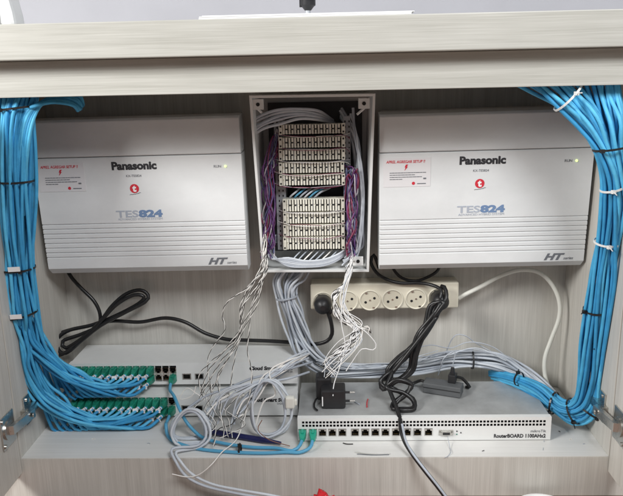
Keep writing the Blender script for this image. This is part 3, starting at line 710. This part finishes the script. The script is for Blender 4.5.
lbl=['black and white wire pair swinging farthest left below the terminal box','black and white wire pair second from the left, ending at the left coil',
 'black and white wire pair hanging farthest right, over the top switch lettering','black and white wire pair bunched in the middle below the terminal box']
for k,q in enumerate(left):
    st=(266+rj(-2,2),230+rj(-10,6),-.100); tw(P(st,(265+rj(-2,2),252,-.108),*[jit(w,2) for w in q]),'twisted_wire_pair',lbl[min(k,3)],'wire','wire pairs hanging left of the grey bundle' if k>=3 else None)
for k,q in enumerate((((252,374,-.17),(249,398,-.185),(244,420,-.20),(236,440,-.225),(222,452,-.262),(212,464,-.285),(200,474,-.288),(188,477,-.288),(172,474,-.288)),
                      ((214,392,-.178),(204,412,-.185),(215,428,-.21),(214,446,-.25)))):
    if k==0: wire(P(*q),.0011,WW,'loose_wire','single white wire drooping over the shelf edge and curling left','wire',None,5)
    else: tw(P(*q),'twisted_wire_pair','short black and white wire pair crossing the left grey coil','wire',None)
ex=[(352,258,-.105),(348,270,-.108),(345,284,-.11)]
for k in range(17):
    q=[jit(w,1.3) for w in ex]; s=k/16
    q+=[(338-s*6+rj(-1,1),296+rj(-2,2),-.115),(333+s*6,308+rj(-2,2),-.12),(340+s*8,320+rj(-2,2),-.125),(356+rj(-3,4),328+rj(-3,2),-.13)]
    if k%3: q+=[(352+rj(-3,6),338+rj(-3,3),-.135),(343+rj(-6,6),350+rj(-4,4),-.14),(330+rj(-10,14),362+rj(-6,6),-.145)]
    else: q+=[(368,327+rj(-2,2),-.13),(370+rj(-2,3),333,-.13)]
    tw(P(*q),'twisted_wire_pair','black and white wire pair tangled in front of the power strip','wire','wire pairs hanging in front of the power strip',m1=WW if k%3==0 else WHITE,ra=.0010,off=.0008)
wire(P((352,262,-.11),(340,300,-.12),(352,322,-.13),(366,332,-.135),(376,344,-.135),(373,350,-.135),(362,349,-.135),(352,362,-.14),(346,371,-.145)),.0010,WHITE,'loose_wire','single white wire looping out right of the tangle below the power strip','wire',None,5)
wire(P((345,284,-.11),(341,318,-.13),(345,345,-.14),(340,366,-.15),(334,384,-.165),(333,396,-.18)),.0010,WHITE,'loose_wire','single white wire ending over the black power adapter','wire',None,5)
wire(P((356,328,-.13),(344,350,-.14),(332,362,-.15),(322,372,-.155)),.0010,WHITE,'loose_wire','single white wire slanting down left below the power strip tangle','wire',None,5)
for k in range(13):
    x=rj(208,264); q=[(306+rj(-4,4),352+rj(-4,6),-.10),(288+rj(-3,3),364+rj(-4,5),-.145),(268+rj(-4,4),376+rj(-5,5),-.168),(x+12,392+rj(-4,4),-.182),(x,404+rj(-5,8),-.188),(x-rj(4,14),416+rj(-4,14),-.20)]
    wire([V((p.x,p.y,max(p.z,.003))) for p in P(*q)],.0016,[GREY[1],WW,GREY[0]][k%3],'grey_wire','thin pale wire in the tangle slanting over the right half of the switches','wire','thin wires slanting over the switches',6)
for k in range(6):
    x=rj(196,250); q=[(x+rj(-3,3),384,-.165),(x+rj(-8,8),396,-.18),(x+rj(-10,6),410,-.195),(x+rj(-6,14),424,-.21),(x+rj(-14,14),438,-.225)]
    tw([V((p.x,p.y,max(p.z,.003))) for p in P(*q)],'twisted_wire_pair','loose black and white pair end drooping over the bottom switch to the shelf','wire','pair ends drooping over the bottom switch',ra=.0007,off=.0006)
for k in range(7):
    q=[(x+rj(-2.5,2.5),y+rj(-3,3),d) for x,y,d in ((352,268,-.11),(344,292,-.12),(345,312,-.125),(356+rj(-6,10),326,-.13),(350+rj(-16,14),344,-.138),(336+rj(-14,14),360,-.146),(325+rj(-12,22),376,-.155))]
    wire(P(*q),.0008,[WHITE,WW,GREY[1]][k%3],'loose_wire','loose thin pale wire in the clump below the power strip','wire','loose wires in the clump below the power strip',5)
for k in range(8):
    q=[(x+rj(-3,3),y+rj(-4,4),d-rj(0,.012)) for x,y,d in ((318,362,-.075),(345,366,-.075),(376,366,-.072),(408,362,-.07),(440,354,-.07),(474,351,-.066),(508,360,-.066))][:rc_n(k)]
    wire(P(*q),.0010,GREY[k%3],'stray_wire','thin grey strand riding loosely on top of the horizontal grey bundle','wire','loose strands on the horizontal grey bundle',5)
for k in range(6):
    q=[(x+rj(-2,2),y+rj(-5,5),d) for x,y,d in ((352,112,-.06),(356,136,-.085),(360,165,-.09),(362,195,-.092),(361,228,-.092),(357,252,-.09),(344,262,-.088))]
    wire(P(*q),.0015,GREY[(k*2)%3],'grey_cable','thin grey cable wandering down the inner right side of the terminal box','cable','thin grey cables in the right side of the box')
# thin stray wires over the switches and shelf
for k,(q,m,l) in enumerate((
   (((196,386,-.18),(192,396,-.184),(180,399,-.184),(187,388,-.18),(200,396,-.184)),WW,'thin white wire curled under the fibre ports of the top switch'),
   (((262,420,-.22),(258,430,-.225),(270,440,-.235),(290,446,-.235)),mat('brown_wire',(.25,.12,.08),.5),'thin brown wire lying inside the right grey loop'),
   (((240,410,-.19),(232,424,-.205),(220,428,-.21),(212,437,-.22)),WB,'thin black wire left of the pen'))):
    wire([V((p.x,p.y,max(p.z,.002))) for p in P(*q)],.0008,m,'stray_wire',l,'wire',None,5)
# ------------------------------------------------------------------ adapters on the router
RT=RZ1+.0002
ad=empty('power_adapter'); tag(ad,'black plug-in power adapter lying on the router with two prongs pointing right','adapter')
p=atz(334,409,RT); cx,cy=p.x,p.y
b=MB(); b.box(cx-.0225,cx+.021,cy,cy+.036,RT,RT+.036,BLKP); b.build('adapter_body',ad,.003)
b=MB(); b.box(cx-.033,cx-.004,cy+.024,cy+.054,RT+.004,RT+.050,BLKP); b.build('adapter_head',ad,.005)
b=MB(); b.box(cx-.0215,cx-.0195,cy-.0006,cy+.0004,RT+.006,RT+.024,WHITE); b.build('adapter_mark',ad)
for z in (RT+.010,RT+.027):
    b=MB(); b.tube([(cx+.020,cy+.012,z),(cx+.029,cy+.012,z)],.0022,BLKP,8); b.tube([(cx+.029,cy+.012,z),(cx+.038,cy+.012,z)],.0019,METAL,8); b.build('prong',ad)
b=MB(); b.tube(cat_rom([(cx-.02,cy+.036,RT+.015),(cx-.034,cy+.020,RT+.008),(cx-.036,cy+.004,RT+.002),(cx-.030,cy-.008,RT+.002)]),.0018,BLK,8); b.build('cord',ad)
ba=empty('adapter_block'); tag(ba,'dark grey flat adapter block resting on the router below the grey bundle','adapter')
q0=atz(422.5,392.5,RT); q1=atz(460.5,398.5,RT); ang=math.atan2(q1.y-q0.y,q1.x-q0.x); L=(q1-q0).length; mid=(q0+q1)/2+V((-math.sin(ang)*.014,math.cos(ang)*.014,0))
b=MB(); b.obox(mid+V((0,0,.010)),(L,.028,.020),ang,DGREY); b.build('block_body',ba,.0015)
fr=(q0+q1)/2; b=MB(); b.obox(fr+V((0,0,.0115))+V((math.sin(ang),-math.cos(ang),0))*.0003,(L*.97,.0008,.0012),ang,BLKP); b.build('seam',ba)
b=MB(); b.obox(mid+V((.018,.004,.028)),(.014,.018,.016),ang,BLKP); b.tube([mid+V((.018,.004,.030)),mid+V((.018,.006,.048))],[.005,.0035],BLKP,10); b.build('cord_grip',ba,.001)
b=MB(); b.tube(cat_rom([mid+V((.024,.008,.028)),mid+V((.038,.014,.022)),mid+V((.052,.010,.006)),mid+V((.046,.016,.003))]),.003,BLK,8); b.build('cord',ba)
b=MB(); b.tube(cat_rom([mid+V((-.03,.01,.016)),mid+V((-.04,.014,.018)),mid+V((-.048,.02,.012)),mid+V((-.058,.018,.008))]),.003,BLK,8); b.build('cord',ba)
# ------------------------------------------------------------------ little things on router and shelf
wire([atz(367,407,RT+.001),atz(367,402,RT+.0015),atz(368,399,RT+.001)],.0011,REDP,'wire_offcut','tiny red wire offcut lying on the router','wire offcut',None,5)
wire([atz(354,401,RT+.001),atz(357,403,RT+.0015),atz(360,404.5,RT+.001)],.0010,GREY[2],'wire_offcut','tiny dark wire offcut lying on the router beside the adapter prongs','wire offcut',None,5)
wire([atz(343,443,.001),atz(347,444,.0015),atz(353,444,.001)],.0010,WB,'wire_offcut','tiny black wire offcut on the shelf in front of the router','wire offcut',None,5)
b=MB(); a0=atz(355,452,.001); 
b.tube(cat_rom([atz(355,452,.0015),atz(366,453.5,.002),atz(378,454,.0015),atz(390,453.5,.0015)]),.0012,CLEAR,6); b.tube(cat_rom([atz(357,454,.0012),atz(372,455,.001),atz(389,454.6,.0012)]),.0007,INKG,5)
tag(b.build('plastic_offcut'),'clear plastic tie offcut lying near the shelf front edge','offcut')
wire([V((dbx+.002,RYF-.006,jz-.004)),at(450,448,-.24),at(451,452,-.255),atz(448,456,.001),atz(445,457.5,.001)],.0006,GREY[2],'stray_wire','hair-thin wire hanging from the router serial port','wire',None,4)
wire([at(544,440,-.215),at(544,444,-.222),atz(543,450,.001)],.0006,GREY[2],'stray_wire','hair-thin wire under the router right corner','wire',None,4)
rc=random.Random(5)
for k in range(9):
    x,y=[(205,458),(118,428),(95,440),(150,445),(482,452),(572,440),(585,445),(560,433),(330,452)][k]
    if k<1: continue
    p=atz(x,y-1,.0009); a=rc.uniform(0,3.1); L_=rc.uniform(.003,.007)
    wire([p,p+V((math.cos(a)*L_*.5,math.sin(a)*L_*.5,.0006)),p+V((math.cos(a+.5)*L_,math.sin(a+.5)*L_,0))],.0006,[GREY[2],WB,WW][k%3],'wire_crumb','tiny wire crumb lying loose on the cabinet shelf','wire offcut','wire crumbs on the shelf',4)
# ------------------------------------------------------------------ on the desk
b=MB(); p0=at(200,20,-.287); p1=at(413,15,-.287)
for k in range(4):
    o=k*.0013
    b.obox(V(((p0.x+p1.x)/2+rj(-.002,.002),-.287+.105+rj(-.001,.001)+.001*k,.7113+o)),(p1.x-p0.x,.21,.0010),.004*k-.004,WHITE)
tag(b.build('paper_stack'),'thin stack of white paper at the front edge of the desktop','paper')
ct=empty('cable_holder'); tag(ct,'black clip on a short grey stem standing on the desktop','clip')
p=at(308,12,-.2); p.z=.7165
b=MB(); b.tube([p,p+V((0,0,.013))],.0042,MNT,12); b.build('stem',ct)
b=MB(); b.tube([p+V((0,0,.011)),p+V((0,0,.017)),p+V((0,0,.018)),p+V((0,0,.045))],[.005,.010,.012,.012],BLKP,14); b.box(p.x-.013,p.x-.0095,p.y-.003,p.y+.003,p.z+.016,p.z+.04,BLKP); b.build('clip_body',ct,.0005)
st=empty('white_stand'); tag(st,'pale plastic stand on the desktop at the far left end','stand')
p=at(12,24,-.22); zb=.711
b=MB()
vs=[]
for (z,xa,xb) in ((zb,-.013,.014),(zb+.02,-.013,.0125),(zb+.04,-.0135,.009),(zb+.12,-.015,.0)):
    vs+=[(p.x+xa,-.24,z),(p.x+xb,-.24,z),(p.x+xb,-.20,z),(p.x+xa,-.20,z)]
fs=[(3,2,1,0),(12,13,14,15)]
for k in range(3):
    for q in range(4): fs.append((k*4+q,k*4+(q+1)%4,(k+1)*4+(q+1)%4,(k+1)*4+q))
b.add(vs,fs,ABS); b.build('stand_column',st,.006)
b=MB(); b.box(p.x-.0125,p.x-.0095,-.2425,-.2395,zb+.001,zb+.1,METAL); b.build('edge_strip',st)
# ------------------------------------------------------------------ on the floor
b=MB(); fp=at(323,492,-.30); rnd=random.Random(8)
bm=bmesh.new(); bmesh.ops.create_icosphere(bm,subdivisions=4,radius=1)
for v in bm.verts:
    n=v.co.normalized(); k=1+.16*math.sin(n.x*7+n.z*5)+.10*math.sin(n.x*13-n.y*9+n.z*4)+.04*math.sin(n.x*29+n.y*23)
    v.co=V((n.x*.028*k,n.y*.02*k,n.z*.022*k+ (.010 if abs(n.x)<.25 and n.z>0 else 0)))
me=bpy.data.meshes.new('red_bag'); bm.to_mesh(me); bm.free()
for f in me.polygons: f.use_smooth=True
me.materials.append(REDP); o=bpy.data.objects.new('red_bag',me); C.objects.link(o); o.location=(fp.x,-.31,-.069); tag(o,'crumpled red plastic bag on the floor against the plinth','bag')
q=at(543,495,-.31); b=MB(); N=40
for (r0,z0,r1,z1) in ((.038,-.074,.047,-.0625),(.047,-.0625,.044,-.0625),(.044,-.0625,.035,-.072)):
    vs=[(q.x+r*math.cos(2*math.pi*k/N),-.318+r*math.sin(2*math.pi*k/N)*.9,z) for (r,z) in ((r0,z0),(r1,z1)) for k in range(N)]
    b.add(vs,[(k,(k+1)%N,N+(k+1)%N,N+k) for k in range(N)],WHITE,True)
b.add([(q.x+.035*math.cos(2*math.pi*k/N),-.318+.0315*math.sin(2*math.pi*k/N),-.072) for k in range(N)],[tuple(range(N))],WHITE)
tag(b.build('white_bowl'),'white round bowl on the floor in front of the plinth, bottom right','bowl')
q=at(378,494,-.30); b=MB()
b.tube(cat_rom([V((q.x-.055,-.30,-.070)),V((q.x-.03,-.305,-.064)),V((q.x,-.31,-.068)),V((q.x+.02,-.30,-.060)),V((q.x+.05,-.302,-.068))]),.005,mat('pink_white_cloth',(.62,.45,.43),.8,noise=.4,nscale=(200,200,200)),9)
tag(b.build('pink_rag'),'twisted pink and white rag on the floor right of the red bag','rag')
wire(P((424,474,-.292),(436,488,-.31),(450,503,-.32)),.0034,BLUEL,'blue_cord_end','short blue cord end touching the floor beside the black cord','cord') if 0 else None
# ------------------------------------------------------------------ light
w=bpy.data.worlds.new('World'); sc.world=w; w.use_nodes=True
bg=w.node_tree.nodes['Background']; bg.inputs['Color'].default_value=(.92,.95,1,1); bg.inputs['Strength'].default_value=.085
def area(loc,target,size,power,col):
    l=bpy.data.lights.new('room_lamp','AREA'); l.shape='RECTANGLE'; l.size=size[0]; l.size_y=size[1]; l.energy=power; l.color=col
    o=bpy.data.objects.new('room_lamp',l); C.objects.link(o); o.location=loc
    o.rotation_euler=(V(target)-V(loc)).to_track_quat('-Z','Y').to_euler()
area((-1.55,-1.35,1.45),(.35,-.2,.2),(.7,.6),50,(1,.985,.955))
area((.75,-1.75,1.85),(.30,-.2,.12),(.8,.6),36,(.97,.985,1))
sc.render.engine='CYCLES'; sc.cycles.max_bounces=6
sc.view_settings.view_transform='Standard'; sc.view_settings.look='None'; sc.view_settings.exposure=0; sc.view_settings.gamma=1
